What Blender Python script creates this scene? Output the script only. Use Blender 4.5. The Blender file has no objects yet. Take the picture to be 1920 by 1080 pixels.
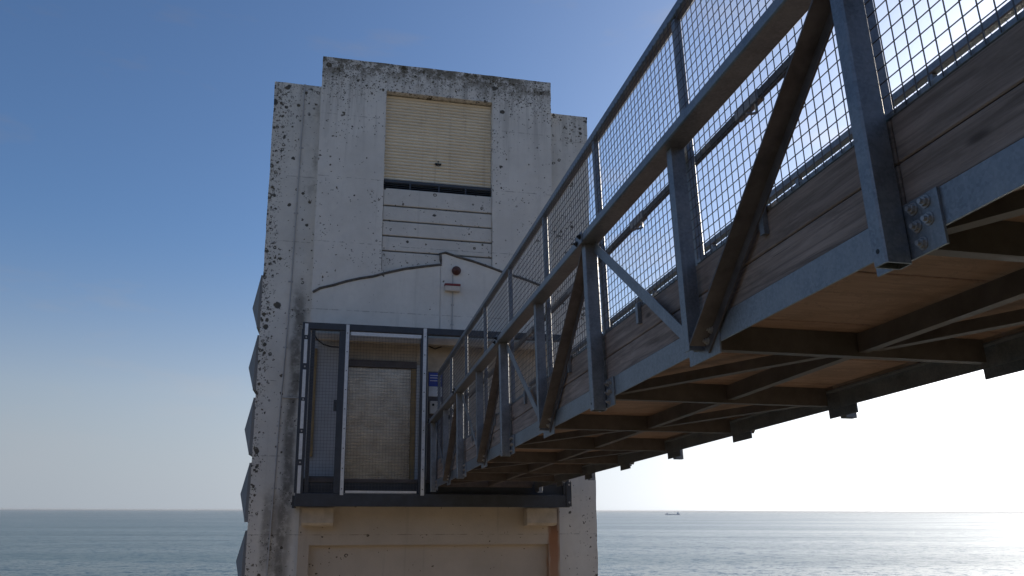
import bpy, bmesh, math, random
from mathutils import Vector, Matrix

random.seed(7)
sc = bpy.context.scene
col = sc.collection
R = math.radians

# ------------------------------------------------------------------ camera
cam_d = bpy.data.cameras.new('camera')
cam_d.sensor_width = 36.0
cam_d.lens = 28.125
cam_d.clip_start = 0.05
cam_d.clip_end = 600000.0
cam = bpy.data.objects.new('camera', cam_d)
col.objects.link(cam)
cam.matrix_world = (Matrix.Rotation(math.pi / 2 + 0.271, 4, 'X') @ Matrix.Rotation(0.003, 4, 'Z'))
sc.camera = cam

# ------------------------------------------------------------------ light
SUN_AZ, SUN_EL = 47.0, 21.0          # azimuth clockwise from +Y
SKY_STRENGTH = 0.103
SUN_STRENGTH = 4.0
EXPOSURE = 0.35

sun_d = bpy.data.lights.new('sun', 'SUN')
sun_d.energy = SUN_STRENGTH
sun_d.angle = R(0.6)
sun_d.color = (1.0, 0.87, 0.70)
sun = bpy.data.objects.new('sun', sun_d)
col.objects.link(sun)
sdir = Vector((math.sin(R(SUN_AZ)) * math.cos(R(SUN_EL)), math.cos(R(SUN_AZ)) * math.cos(R(SUN_EL)), math.sin(R(SUN_EL))))
sun.rotation_euler = sdir.to_track_quat('Z', 'Y').to_euler()

world = bpy.data.worlds.new('World')
sc.world = world
world.use_nodes = True
wn = world.node_tree.nodes
wl = world.node_tree.links
wn.clear()
out = wn.new('ShaderNodeOutputWorld')
bg = wn.new('ShaderNodeBackground')
bg.inputs['Strength'].default_value = SKY_STRENGTH
sky = wn.new('ShaderNodeTexSky')
sky.sky_type = 'NISHITA'
sky.sun_disc = False
sky.sun_elevation = R(SUN_EL)
sky.sun_rotation = R(SUN_AZ)
sky.altitude = 70
sky.air_density = 1.0
sky.dust_density = 2.0
sky.ozone_density = 6.0
# thin real clouds: a noise over the sky direction, stretched along the horizon
tc = wn.new('ShaderNodeTexCoord')
mp = wn.new('ShaderNodeMapping')
mp.inputs['Scale'].default_value = (1.6, 1.6, 6.5)
mp.inputs['Location'].default_value = (0.35, 0.1, 0.0)
wl.new(tc.outputs['Generated'], mp.inputs['Vector'])
nz = wn.new('ShaderNodeTexNoise')
nz.inputs['Scale'].default_value = 1.7
nz.inputs['Detail'].default_value = 7
nz.inputs['Roughness'].default_value = 0.58
wl.new(mp.outputs[0], nz.inputs['Vector'])
cr = wn.new('ShaderNodeMapRange')
cr.inputs['From Min'].default_value = 0.54
cr.inputs['From Max'].default_value = 0.80
cr.inputs['To Max'].default_value = 0.55
wl.new(nz.outputs['Fac'], cr.inputs['Value'])
bw = wn.new('ShaderNodeRGBToBW')
wl.new(sky.outputs[0], bw.inputs[0])
cm = wn.new('ShaderNodeMix')
cm.data_type = 'RGBA'
cm.blend_type = 'MULTIPLY'
cm.inputs[0].default_value = 1.0
wl.new(bw.outputs[0], cm.inputs[6])
cm.inputs[7].default_value = (1.28, 1.2, 1.16, 1)
mx = wn.new('ShaderNodeMix')
mx.data_type = 'RGBA'
wl.new(cr.outputs[0], mx.inputs[0])
wl.new(sky.outputs[0], mx.inputs[6])
wl.new(cm.outputs[2], mx.inputs[7])
# sea haze: the lowest degrees of the sky lose their colour all the way round
sx = wn.new('ShaderNodeSeparateXYZ'); wl.new(tc.outputs['Generated'], sx.inputs[0])
hz = wn.new('ShaderNodeMapRange'); hz.interpolation_type = 'SMOOTHERSTEP'
hz.inputs['From Min'].default_value = 0.36; hz.inputs['From Max'].default_value = -0.02
hz.inputs['To Min'].default_value = 0.0; hz.inputs['To Max'].default_value = 0.9
wl.new(sx.outputs[2], hz.inputs['Value'])
cz = wn.new('ShaderNodeMath'); cz.operation = 'MAXIMUM'; cz.inputs[1].default_value = 0.13
wl.new(sx.outputs[2], cz.inputs[0])
cv = wn.new('ShaderNodeCombineXYZ'); wl.new(sx.outputs[0], cv.inputs[0]); wl.new(sx.outputs[1], cv.inputs[1]); wl.new(cz.outputs[0], cv.inputs[2])
sky2 = wn.new('ShaderNodeTexSky')
for a_ in ('sky_type', 'sun_disc', 'sun_elevation', 'sun_rotation', 'altitude', 'air_density', 'dust_density', 'ozone_density'):
    setattr(sky2, a_, getattr(sky, a_))
nv = wn.new('ShaderNodeVectorMath'); nv.operation = 'NORMALIZE'; wl.new(cv.outputs[0], nv.inputs[0])
wl.new(nv.outputs[0], sky2.inputs['Vector'])
bw2 = wn.new('ShaderNodeRGBToBW'); wl.new(sky2.outputs[0], bw2.inputs[0])
hc = wn.new('ShaderNodeMix'); hc.data_type = 'RGBA'; hc.blend_type = 'MULTIPLY'; hc.inputs[0].default_value = 1.0
hs = wn.new('ShaderNodeMix'); hs.data_type = 'RGBA'; hs.inputs[0].default_value = 0.30
wl.new(bw2.outputs[0], hs.inputs[6]); wl.new(sky2.outputs[0], hs.inputs[7])
wl.new(hs.outputs[2], hc.inputs[6]); hc.inputs[7].default_value = (1.44, 1.40, 1.37, 1)
hm = wn.new('ShaderNodeMix'); hm.data_type = 'RGBA'
wl.new(hz.outputs[0], hm.inputs[0]); wl.new(mx.outputs[2], hm.inputs[6]); wl.new(hc.outputs[2], hm.inputs[7])
wl.new(hm.outputs[2], bg.inputs['Color'])
wl.new(bg.outputs[0], out.inputs['Surface'])

vs = sc.view_settings
vs.view_transform = 'Standard'
vs.look = 'None'
vs.exposure = EXPOSURE
vs.gamma = 1.0
vs.use_curve_mapping = False
sc.cycles.use_denoising = True
sc.cycles.max_bounces = 8
sc.cycles.diffuse_bounces = 4
sc.cycles.volume_bounces = 1

# ------------------------------------------------------------------ materials
class NT:
    """tiny helper to write node graphs"""
    def __init__(s, name):
        s.m = bpy.data.materials.new(name)
        s.m.use_nodes = True
        s.t = s.m.node_tree
        s.n = s.t.nodes
        s.b = s.n['Principled BSDF']
        s.o = s.n['Material Output']
    def lk(s, a, b): s.t.links.new(a, b)
    def put(s, sock, v):
        if isinstance(v, (int, float)): sock.default_value = v
        elif isinstance(v, (tuple, list)):
            sock.default_value = v if len(v) != 3 or sock.type == 'VECTOR' else (*v, 1)
        else: s.lk(v, sock)
    def coord(s, kind='Object', scale=(1, 1, 1), loc=(0, 0, 0)):
        c = s.n.new('ShaderNodeTexCoord'); m = s.n.new('ShaderNodeMapping')
        m.inputs['Scale'].default_value = scale; m.inputs['Location'].default_value = loc
        s.lk(c.outputs[kind], m.inputs['Vector']); return m.outputs[0]
    def xyz(s, v):
        q = s.n.new('ShaderNodeSeparateXYZ'); s.lk(v, q.inputs[0]); return q.outputs
    def noise(s, v, scale, detail=4, rough=0.55, dist=0.0):
        q = s.n.new('ShaderNodeTexNoise'); s.lk(v, q.inputs['Vector'])
        q.inputs['Scale'].default_value = scale; q.inputs['Detail'].default_value = detail
        q.inputs['Roughness'].default_value = rough; q.inputs['Distortion'].default_value = dist
        return q.outputs['Fac']
    def voro(s, v, scale, out='Distance', rnd=1.0):
        q = s.n.new('ShaderNodeTexVoronoi'); s.lk(v, q.inputs['Vector'])
        q.inputs['Scale'].default_value = scale; q.inputs['Randomness'].default_value = rnd
        return q.outputs
    def math(s, op, a, b=0.0, c=0.0, clamp=False):
        q = s.n.new('ShaderNodeMath'); q.operation = op; q.use_clamp = clamp
        s.put(q.inputs[0], a); s.put(q.inputs[1], b); s.put(q.inputs[2], c); return q.outputs[0]
    def rng(s, v, a, b, c=0.0, d=1.0, smooth=True):
        q = s.n.new('ShaderNodeMapRange')
        if smooth: q.interpolation_type = 'SMOOTHSTEP'
        s.put(q.inputs[0], v); q.inputs[1].default_value = a; q.inputs[2].default_value = b
        q.inputs[3].default_value = c; q.inputs[4].default_value = d; return q.outputs[0]
    def mix(s, f, a, b, blend='MIX'):
        q = s.n.new('ShaderNodeMix'); q.data_type = 'RGBA'; q.blend_type = blend
        s.put(q.inputs[0], f); s.put(q.inputs[6], a); s.put(q.inputs[7], b); return q.outputs[2]
    def bump(s, h, strength=0.3, dist=0.01):
        q = s.n.new('ShaderNodeBump'); q.inputs['Strength'].default_value = strength
        q.inputs['Distance'].default_value = dist; s.lk(h, q.inputs['Height']); s.lk(q.outputs[0], s.b.inputs['Normal'])
    def set(s, **k):
        for a, v in k.items(): s.put(s.b.inputs[a.replace('_', ' ')], v)
        return s.m

def plain(name, c, rough=0.6, metal=0.0, var=0.12, scale=6.0):
    g = NT(name); v = g.coord('Object')
    n = g.noise(v, scale, 6, 0.65)
    col_ = g.mix(g.rng(n, 0.3, 0.7), tuple(x * (1 - var) for x in c), tuple(min(1, x * (1 + var)) for x in c))
    g.set(Base_Color=col_, Roughness=g.rng(n, 0.2, 0.8, rough - 0.08, rough + 0.08), Metallic=metal)
    return g.m

def painted_concrete(name, base, lichen=1.0, damp_shade=True, warm=None, rust=False, cracks=True):
    """weathered white masonry paint on concrete: lichen rings, damp runs, lift lines"""
    g = NT(name)
    v = g.coord('Object'); x, y, z = g.xyz(v)
    n1 = g.noise(v, 1.3, 6, 0.6); n2 = g.noise(v, 9, 5, 0.65); n3 = g.noise(v, 45, 4, 0.6)
    c = g.mix(g.rng(n1, 0.3, 0.72), tuple(k * 0.86 for k in base), base)
    c = g.mix(g.rng(n2, 0.45, 0.8, 0, 0.35), c, tuple(k * 0.72 for k in base))
    if warm:
        c = g.mix(g.rng(z, 0.5, 0.0, 0, 1), c, g.mix(g.rng(n1, 0.3, 0.7), warm, tuple(k * 0.85 for k in warm)))
    # vertical rain streaks
    vs_ = g.coord('Object', (7, 7, 0.35)); st = g.noise(vs_, 1.0, 5, 0.6)
    c = g.mix(g.rng(st, 0.56, 0.78, 0, 0.28), c, (0.16, 0.16, 0.15))
    # concrete lift lines
    zz = g.math('FRACT', g.math('ADD', g.math('DIVIDE', z, 1.17), 0.815))
    line = g.math('MULTIPLY', g.rng(g.math('ABSOLUTE', g.math('SUBTRACT', zz, 0.5)), 0.002, 0.007, 1, 0), g.rng(n2, 0.42, 0.6))
    c = g.mix(g.math('MULTIPLY', line, 0.55), c, (0.09, 0.085, 0.075))
    # lichen: spots and rings
    if lichen > 0:
        top = g.rng(z, 6.7, 7.75, 0.0, 1.0)
        pn = g.noise(g.coord('Object', loc=(3.1, 0, 1.7)), 1.5, 6, 0.7)
        edge = g.math('MULTIPLY', g.rng(x, -1.02, -1.30, 0.0, 1.0), g.rng(pn, 0.36, 0.56, 0.15, 1.0))
        patch = g.rng(pn, 0.50, 0.68)
        dens = g.math('ADD', g.math('ADD', g.math('MULTIPLY', top, g.rng(pn, 0.3, 0.6, 0.4, 1.1)), g.math('MULTIPLY', edge, 1.15)), g.math('MULTIPLY', patch, 0.5))
        dens = g.math('MULTIPLY', g.math('ADD', g.math('MULTIPLY', dens, 1.2), 0.06), lichen)
        wv = g.coord('Object'); wob = g.n.new('ShaderNodeVectorMath'); wob.operation = 'MULTIPLY_ADD'
        nc = g.n.new('ShaderNodeTexNoise'); nc.inputs['Scale'].default_value = 22; g.lk(wv, nc.inputs['Vector'])
        g.lk(nc.outputs['Color'], wob.inputs[0]); wob.inputs[1].default_value = (0.05, 0.05, 0.05); g.lk(wv, wob.inputs[2])
        spots = 0.0
        for k, (sc_, big) in enumerate(((9.5, 0.8), (17.0, 0.9), (32.0, 0.9), (6.0, 0.45))):
            vo = g.voro(wob.outputs[0], sc_)
            cell = g.xyz(vo['Color'])
            on = g.math('LESS_THAN', cell[0], g.math('MULTIPLY', dens, big))
            rad = g.math('ADD', g.math('MULTIPLY', cell[1], 0.24), 0.12)
            d_ = g.math('DIVIDE', vo['Distance'], rad)
            disc = g.rng(d_, 0.85, 1.1, 1, 0)
            hole = g.math('MULTIPLY', g.rng(d_, 0.35, 0.65, 1, 0), g.math('GREATER_THAN', cell[2], 0.5))
            sp = g.math('MULTIPLY', on, g.math('SUBTRACT', disc, g.math('MULTIPLY', hole, 0.85)))
            spots = sp if k == 0 else g.math('MAXIMUM', spots, sp)
        flake = g.math('MULTIPLY', g.rng(g.noise(v, 15, 8, 0.8), 0.56, 0.60), g.rng(g.math('ADD', dens, g.math('MULTIPLY', n2, 0.3)), 0.42, 0.75))
        spots = g.math('MAXIMUM', spots, g.math('MULTIPLY', flake, 0.8))
        moss = g.math('MULTIPLY', g.rng(g.math('ADD', z, g.math('MULTIPLY', pn, 0.7)), 7.62, 8.0), g.rng(g.noise(v, 4.5, 6, 0.75), 0.43, 0.54))
        runs = g.math('MULTIPLY', g.rng(g.noise(g.coord('Object', (5, 5, 0.22), (1, 0, 3)), 1.4, 6, 0.65), 0.46, 0.62), g.rng(z, 5.6, 7.7, 0.0, 0.5))
        c = g.mix(runs, c, (0.20, 0.195, 0.18))
        c = g.mix(g.math('MULTIPLY', spots, 0.93), c, g.mix(g.rng(n2, 0.4, 0.6), (0.028, 0.026, 0.022), (0.07, 0.055, 0.03)))
        c = g.mix(g.math('MULTIPLY', moss, 0.75), c, g.mix(g.rng(n3, 0.35, 0.65), (0.035, 0.03, 0.018), (0.10, 0.075, 0.03)))
    if damp_shade:   # run-off and painted slot shade beside the porch, black algae on the lower left wing
        damp_slot_shade = g.math('MULTIPLY', g.rng(g.math('ABSOLUTE', g.math('ADD', x, g.math('ADD', 0.68, g.math('MULTIPLY', g.math('SUBTRACT', n1, 0.5), 0.25)))), 0.03, 0.14, 1, 0), g.rng(z, 3.9, 3.1))
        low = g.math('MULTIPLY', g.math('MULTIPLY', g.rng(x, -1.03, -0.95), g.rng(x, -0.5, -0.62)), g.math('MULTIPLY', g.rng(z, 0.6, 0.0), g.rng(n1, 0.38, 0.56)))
        al = g.math('MULTIPLY', g.math('MAXIMUM', g.math('MULTIPLY', damp_slot_shade, 0.85), g.math('MULTIPLY', low, 0.65)), g.rng(n2, 0.30, 0.55, 0.45, 1))
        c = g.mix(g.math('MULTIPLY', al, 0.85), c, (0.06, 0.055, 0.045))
        mould = g.math('MULTIPLY', g.math('MULTIPLY', g.rng(x, -0.98, -0.75), g.rng(x, -0.45, -0.6)), g.math('MULTIPLY', g.rng(z, 3.9, 6.2), g.rng(g.noise(v, 2.2, 5, 0.7), 0.48, 0.68)))
        c = g.mix(g.math('MULTIPLY', mould, 0.55), c, (0.11, 0.105, 0.095))
    if rust:
        xr = g.math('ADD', x, g.math('MULTIPLY', g.math('SUBTRACT', g.noise(g.coord('Object', (3, 3, 0.8)), 3, 4), 0.5), 0.12))
        rm = g.math('MULTIPLY', g.rng(g.math('ABSOLUTE', g.math('SUBTRACT', xr, 3.56)), 0.05, 0.12, 1, 0), g.rng(z, 0.1, 0.0))
        c = g.mix(g.math('MULTIPLY', rm, g.rng(z, -1.6, -0.1, 0.6, 0.95)), c, g.mix(g.rng(z, -0.45, -0.1), (0.30, 0.12, 0.045), (0.08, 0.04, 0.022)))
        xl = g.math('ADD', x, g.math('MULTIPLY', g.math('SUBTRACT', g.noise(g.coord('Object', (3, 3, 1)), 4, 4), 0.5), 0.16))
        lm = g.math('MULTIPLY', g.rng(g.math('ABSOLUTE', g.math('ADD', xl, 0.62)), 0.025, 0.075, 1, 0), g.rng(z, 0.05, -0.03))
        c = g.mix(g.math('MULTIPLY', lm, 0.85), c, (0.085, 0.045, 0.028))
    h = g.math('ADD', g.math('MULTIPLY', n2, 0.7), g.math('MULTIPLY', n3, 0.35))
    g.set(Base_Color=c, Roughness=g.rng(n2, 0.2, 0.8, 0.75, 0.95))
    g.bump(h, 0.35, 0.02)
    return g.m

WHITE = (0.69, 0.67, 0.62)
MAT = {}
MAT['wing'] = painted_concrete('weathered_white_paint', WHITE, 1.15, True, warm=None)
MAT['block'] = painted_concrete('lichened_white_paint', (0.73, 0.705, 0.655), 1.0, False)
MAT['board'] = painted_concrete('spandrel_paint', (0.66, 0.64, 0.595), 0.75, False)
MAT['render'] = painted_concrete('smooth_render', (0.75, 0.73, 0.68), 0.10, False)
MAT['lower'] = painted_concrete('cream_lower_wall', (0.58, 0.55, 0.50), 0.25, False, warm=(0.50, 0.435, 0.36), rust=True)
MAT['cream'] = plain('cream_concrete', (0.47, 0.41, 0.335), 0.85, 0, 0.15, 5)
MAT['greycon'] = painted_concrete('grey_concrete', (0.24, 0.245, 0.25), 0.25, False)

def galv():
    g = NT('galvanised_steel'); v = g.coord('Object')
    a = g.noise(v, 5, 6, 0.7); sp = g.voro(v, 110)
    cell = g.xyz(sp['Color'])[0]
    c = g.mix(g.rng(a, 0.3, 0.7), (0.15, 0.16, 0.178), (0.25, 0.262, 0.28))
    c = g.mix(g.math('MULTIPLY', cell, 0.22), c, (0.42, 0.44, 0.46))
    dirt = g.rng(g.noise(v, 17, 6, 0.75), 0.58, 0.72)
    c = g.mix(g.math('MULTIPLY', dirt, 0.35), c, (0.09, 0.075, 0.06))
    rust = g.rng(g.noise(g.coord('Object', loc=(4, 9, 2)), 6.5, 8, 0.72), 0.64, 0.72)
    c = g.mix(g.math('MULTIPLY', rust, 0.5), c, (0.13, 0.075, 0.045))
    stk = g.rng(g.noise(g.coord('Object', (40, 40, 1.5)), 1, 4, 0.6), 0.6, 0.75)
    c = g.mix(g.math('MULTIPLY', stk, 0.22), c, (0.44, 0.45, 0.46))
    g.set(Base_Color=c, Metallic=0.68, Roughness=g.rng(a, 0.25, 0.75, 0.38, 0.55))
    g.bump(g.math('ADD', a, g.math('MULTIPLY', cell, 0.08)), 0.08, 0.01)
    return g.m
MAT['galv'] = galv()
MAT['shaded_steel'] = plain('shade_darkened_steel', (0.105, 0.096, 0.098), 0.55, 0.35, 0.3, 9)  # steel toned dark to hold the shade on the ground-facing diagonals

def timber():
    g = NT('weathered_timber'); v = g.coord('UV', (1.2, 22, 1))
    info = g.n.new('ShaderNodeObjectInfo')
    off = g.n.new('ShaderNodeVectorMath'); off.operation = 'MULTIPLY_ADD'
    cx = g.n.new('ShaderNodeCombineXYZ'); g.lk(info.outputs['Random'], cx.inputs[0]); g.lk(info.outputs['Random'], cx.inputs[1])
    g.lk(cx.outputs[0], off.inputs[0]); off.inputs[1].default_value = (37, 91, 0); g.lk(v, off.inputs[2])
    gr = g.noise(off.outputs[0], 1.6, 8, 0.7, 0.6)
    v2 = g.coord('UV', (2.2, 7, 1)); off2 = g.n.new('ShaderNodeVectorMath'); off2.operation = 'MULTIPLY_ADD'
    g.lk(cx.outputs[0], off2.inputs[0]); off2.inputs[1].default_value = (11, 53, 0); g.lk(v2, off2.inputs[2])
    kn = g.voro(off2.outputs[0], 0.9)
    knot = g.rng(kn['Distance'], 0.04, 0.13, 1, 0)
    blotch = g.noise(g.coord('UV', (1.0, 3, 1)), 2.2, 5, 0.7)
    c = g.mix(g.rng(gr, 0.25, 0.75), (0.13, 0.098, 0.082), (0.40, 0.315, 0.27))
    c = g.mix(g.rng(blotch, 0.45, 0.75, 0, 0.7), c, (0.11, 0.085, 0.07))
    crk = g.noise(g.coord('UV', (0.9, 60, 1), (5, 2, 0)), 1.0, 5, 0.6, 0.3)
    c = g.mix(g.rng(crk, 0.66, 0.72, 0, 0.8), c, (0.025, 0.02, 0.018))
    c = g.mix(g.math('MULTIPLY', knot, 0.8), c, (0.035, 0.025, 0.02))
    c = g.mix(g.math('MULTIPLY', info.outputs['Random'], 0.35), c, (0.13, 0.09, 0.065))
    g.set(Base_Color=c, Roughness=0.85); g.bump(gr, 0.35, 0.006)
    return g.m
MAT['timber'] = timber()

def ply():
    g = NT('plywood_deck'); v = g.coord('UV', (16, 1.3, 1))
    info = g.n.new('ShaderNodeObjectInfo')
    gr = g.noise(v, 2.0, 7, 0.65, 0.4); b = g.noise(g.coord('UV'), 3.5, 5, 0.65)
    c = g.mix(g.rng(gr, 0.25, 0.75), (0.23, 0.145, 0.108), (0.35, 0.238, 0.182))
    c = g.mix(g.rng(b, 0.4, 0.75, 0, 0.5), c, (0.20, 0.125, 0.075))
    st = g.noise(g.coord('UV', (1.5, 1.1, 1), (2, 7, 0)), 2.4, 7, 0.7, 0.8)
    c = g.mix(g.rng(st, 0.52, 0.60, 0, 0.42), c, (0.13, 0.085, 0.062))
    c = g.mix(g.rng(g.math('ABSOLUTE', g.math('SUBTRACT', st, 0.53)), 0.0, 0.012, 0.5, 0), c, (0.085, 0.06, 0.048))
    c = g.mix(g.math('MULTIPLY', info.outputs['Random'], 0.5), c, (0.19, 0.12, 0.088))
    g.set(Base_Color=c, Roughness=0.8); g.bump(gr, 0.15, 0.004)
    return g.m
MAT['ply'] = ply()
MAT['dark'] = plain('dark_painted_steel', (0.035, 0.042, 0.055), 0.45, 0.0, 0.2, 8)
MAT['soffit'] = plain('dark_primer_steel', (0.105, 0.09, 0.088), 0.6, 0.2, 0.25, 7)
MAT['strip'] = plain('aluminium_strip', (0.62, 0.63, 0.64), 0.45, 0.3, 0.1, 20)
MAT['bolt'] = plain('zinc_bolt', (0.36, 0.35, 0.35), 0.4, 0.6, 0.2, 60)
MAT['black'] = plain('black_rubber', (0.012, 0.012, 0.013), 0.6)
def shutter_mat():
    g = NT('cream_shutter_enamel'); v = g.coord('Object')
    n = g.noise(v, 2.0, 5, 0.6); st = g.noise(g.coord('Object', (9, 9, 0.5)), 1.0, 6, 0.65); sl = g.noise(g.coord('Object', (0.25, 1, 16)), 1.0, 2)
    c = g.mix(g.rng(n, 0.3, 0.7), (0.74, 0.65, 0.50), (0.82, 0.73, 0.57))
    c = g.mix(g.rng(sl, 0.35, 0.7, 0, 0.3), c, (0.62, 0.53, 0.40))
    c = g.mix(g.rng(st, 0.52, 0.75, 0, 0.5), c, (0.40, 0.33, 0.24))
    g.set(Base_Color=c, Roughness=0.5); return g.m
MAT['shutter'] = shutter_mat()
MAT['louvre'] = plain('dark_grey_louvre', (0.055, 0.062, 0.075), 0.5, 0.1)
MAT['mesh'] = plain('galvanised_wire', (0.11, 0.11, 0.115), 0.55, 0.5)
MAT['flash'] = plain('lead_flashing', (0.10, 0.09, 0.08), 0.8, 0, 0.4, 14)
MAT['pipe'] = plain('painted_conduit', (0.40, 0.40, 0.40), 0.6)
MAT['red'] = plain('red_enamel', (0.20, 0.03, 0.03), 0.5)
MAT['maroon'] = plain('rusty_maroon', (0.085, 0.03, 0.022), 0.55, 0, 0.35, 30)
MAT['boxw'] = plain('aged_white_plastic', (0.55, 0.50, 0.44), 0.5)
MAT['blue'] = plain('blue_sign_face', (0.035, 0.06, 0.30), 0.4)
MAT['signw'] = plain('white_sign_face', (0.62, 0.62, 0.62), 0.5)
MAT['inwall'] = plain('grey_interior_panel', (0.42, 0.43, 0.45), 0.7, 0, 0.08, 3)
MAT['buff'] = plain('bare_buff_timber', (0.30, 0.21, 0.10), 0.8, 0, 0.25, 5)

def steel_door():
    g = NT('brushed_stainless'); v = g.coord('Object', (3, 3, 60)); n = g.noise(v, 2, 5, 0.6)
    d = g.noise(g.coord('Object'), 4.5, 6, 0.6, 0.5)
    g.set(Base_Color=g.mix(g.rng(d, 0.3, 0.7), (0.36, 0.325, 0.28), (0.50, 0.46, 0.40)), Metallic=0.85, Roughness=g.rng(n, 0.2, 0.8, 0.22, 0.36))
    g.bump(d, 0.10, 0.03)
    return g.m
MAT['door'] = steel_door()

# ------------------------------------------------------------------ mesh helpers
def uv_box(me, pts):
    uv = me.uv_layers.new(name='UVMap')
    for p in me.polygons:
        vv = [pts[i] for i in p.vertices]
        a = Vector(vv[1]) - Vector(vv[0]); n = Vector((0, 0, 0))
        for i in range(1, len(vv) - 1):
            n += (Vector(vv[i]) - Vector(vv[0])).cross(Vector(vv[i + 1]) - Vector(vv[0]))
        ax = max(range(3), key=lambda k: abs(n[k]))
        for li, vi in zip(p.loop_indices, p.vertices):
            q = pts[vi]
            uv.data[li].uv = ((q[0], q[2]) if ax == 1 else (q[0], q[1]) if ax == 2 else (q[1], q[2]))

class MB:
    """collects convex pieces in thing-local coordinates"""
    def __init__(s): s.v = []; s.f = []
    def add(s, vs_, fs):
        o = len(s.v); s.v += [tuple(p) for p in vs_]; s.f += [tuple(i + o for i in f) for f in fs]; return s
    def box(s, a, b):
        x0, y0, z0 = [min(p, q) for p, q in zip(a, b)]; x1, y1, z1 = [max(p, q) for p, q in zip(a, b)]
        return s.add([(x0, y0, z0), (x1, y0, z0), (x1, y1, z0), (x0, y1, z0), (x0, y0, z1), (x1, y0, z1), (x1, y1, z1), (x0, y1, z1)],
                     [(0, 3, 2, 1), (4, 5, 6, 7), (0, 1, 5, 4), (1, 2, 6, 5), (2, 3, 7, 6), (3, 0, 4, 7)])
    def bbox(s, a, b, r=0.005):
        """box with chamfered edges"""
        x0, y0, z0 = [min(p, q) for p, q in zip(a, b)]; x1, y1, z1 = [max(p, q) for p, q in zip(a, b)]
        bm = bmesh.new(); vs_ = [bm.verts.new(p) for p in [(x0, y0, z0), (x1, y0, z0), (x1, y1, z0), (x0, y1, z0), (x0, y0, z1), (x1, y0, z1), (x1, y1, z1), (x0, y1, z1)]]
        for f in [(0, 3, 2, 1), (4, 5, 6, 7), (0, 1, 5, 4), (1, 2, 6, 5), (2, 3, 7, 6), (3, 0, 4, 7)]: bm.faces.new([vs_[i] for i in f])
        bmesh.ops.bevel(bm, geom=bm.edges[:], offset=r, segments=1, affect='EDGES')
        bm.verts.index_update()
        s.add([v.co[:] for v in bm.verts], [[v.index for v in f.verts] for f in bm.faces]); bm.free(); return s
    def prism(s, poly, k, a, b):
        """extrude polygon (2D) along axis k from a to b"""
        def P(p, w): return (w, p[0], p[1]) if k == 0 else (p[0], w, p[1]) if k == 1 else (p[0], p[1], w)
        n = len(poly)
        return s.add([P(p, a) for p in poly] + [P(p, b) for p in poly],
                     [tuple(range(n))[::-1], tuple(range(n, 2 * n))] + [(i, (i + 1) % n, n + (i + 1) % n, n + i) for i in range(n)])
    def tube(s, pts, r, n=6):
        rings = []
        for i, p in enumerate(pts):
            p = Vector(p); a = Vector(pts[max(0, i - 1)]); b = Vector(pts[min(len(pts) - 1, i + 1)]); d_ = (b - a).normalized()
            u_ = d_.orthogonal().normalized(); w_ = d_.cross(u_)
            if rings and n:   # keep rings untwisted
                u_ = (rings[-1][1] - d_ * rings[-1][1].dot(d_)).normalized(); w_ = d_.cross(u_)
            rings.append(([p + (u_ * math.cos(2 * math.pi * k / n) + w_ * math.sin(2 * math.pi * k / n)) * r for k in range(n)], u_))
        vs_ = [q[:] for rg in rings for q in rg[0]]; fs = []
        for i in range(len(pts) - 1):
            for k in range(n): fs.append((i * n + k, i * n + (k + 1) % n, (i + 1) * n + (k + 1) % n, (i + 1) * n + k))
        fs += [tuple(range(n))[::-1], tuple(range((len(pts) - 1) * n, len(pts) * n))]
        return s.add(vs_, fs)
    def mesh(s, name, mat, fn=None, smooth=False):
        me = bpy.data.meshes.new(name)
        me.from_pydata([fn(p) if fn else p for p in s.v], [], s.f)
        bm = bmesh.new(); bm.from_mesh(me); bmesh.ops.recalc_face_normals(bm, faces=bm.faces[:]); bm.to_mesh(me); bm.free()
        uv_box(me, s.v)
        me.materials.append(MAT[mat] if isinstance(mat, str) else mat)
        if smooth:
            for p in me.polygons: p.use_smooth = True
        return me

def obj(name, me, parent=None, loc=(0, 0, 0), kind=None, label=None):
    o = bpy.data.objects.new(name, me); col.objects.link(o); o.parent = parent; o.location = loc
    if kind: o['kind'] = kind
    if label: o['label'] = label
    return o

def thing(name, label, cat, loc=(0, 0, 0), rz=0.0, group=None):
    o = bpy.data.objects.new(name, None); col.objects.link(o); o.location = loc; o.rotation_euler = (0, 0, rz)
    o.empty_display_size = 0.2
    o['label'] = label; o['category'] = cat
    if group: o['group'] = group
    return o

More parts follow.
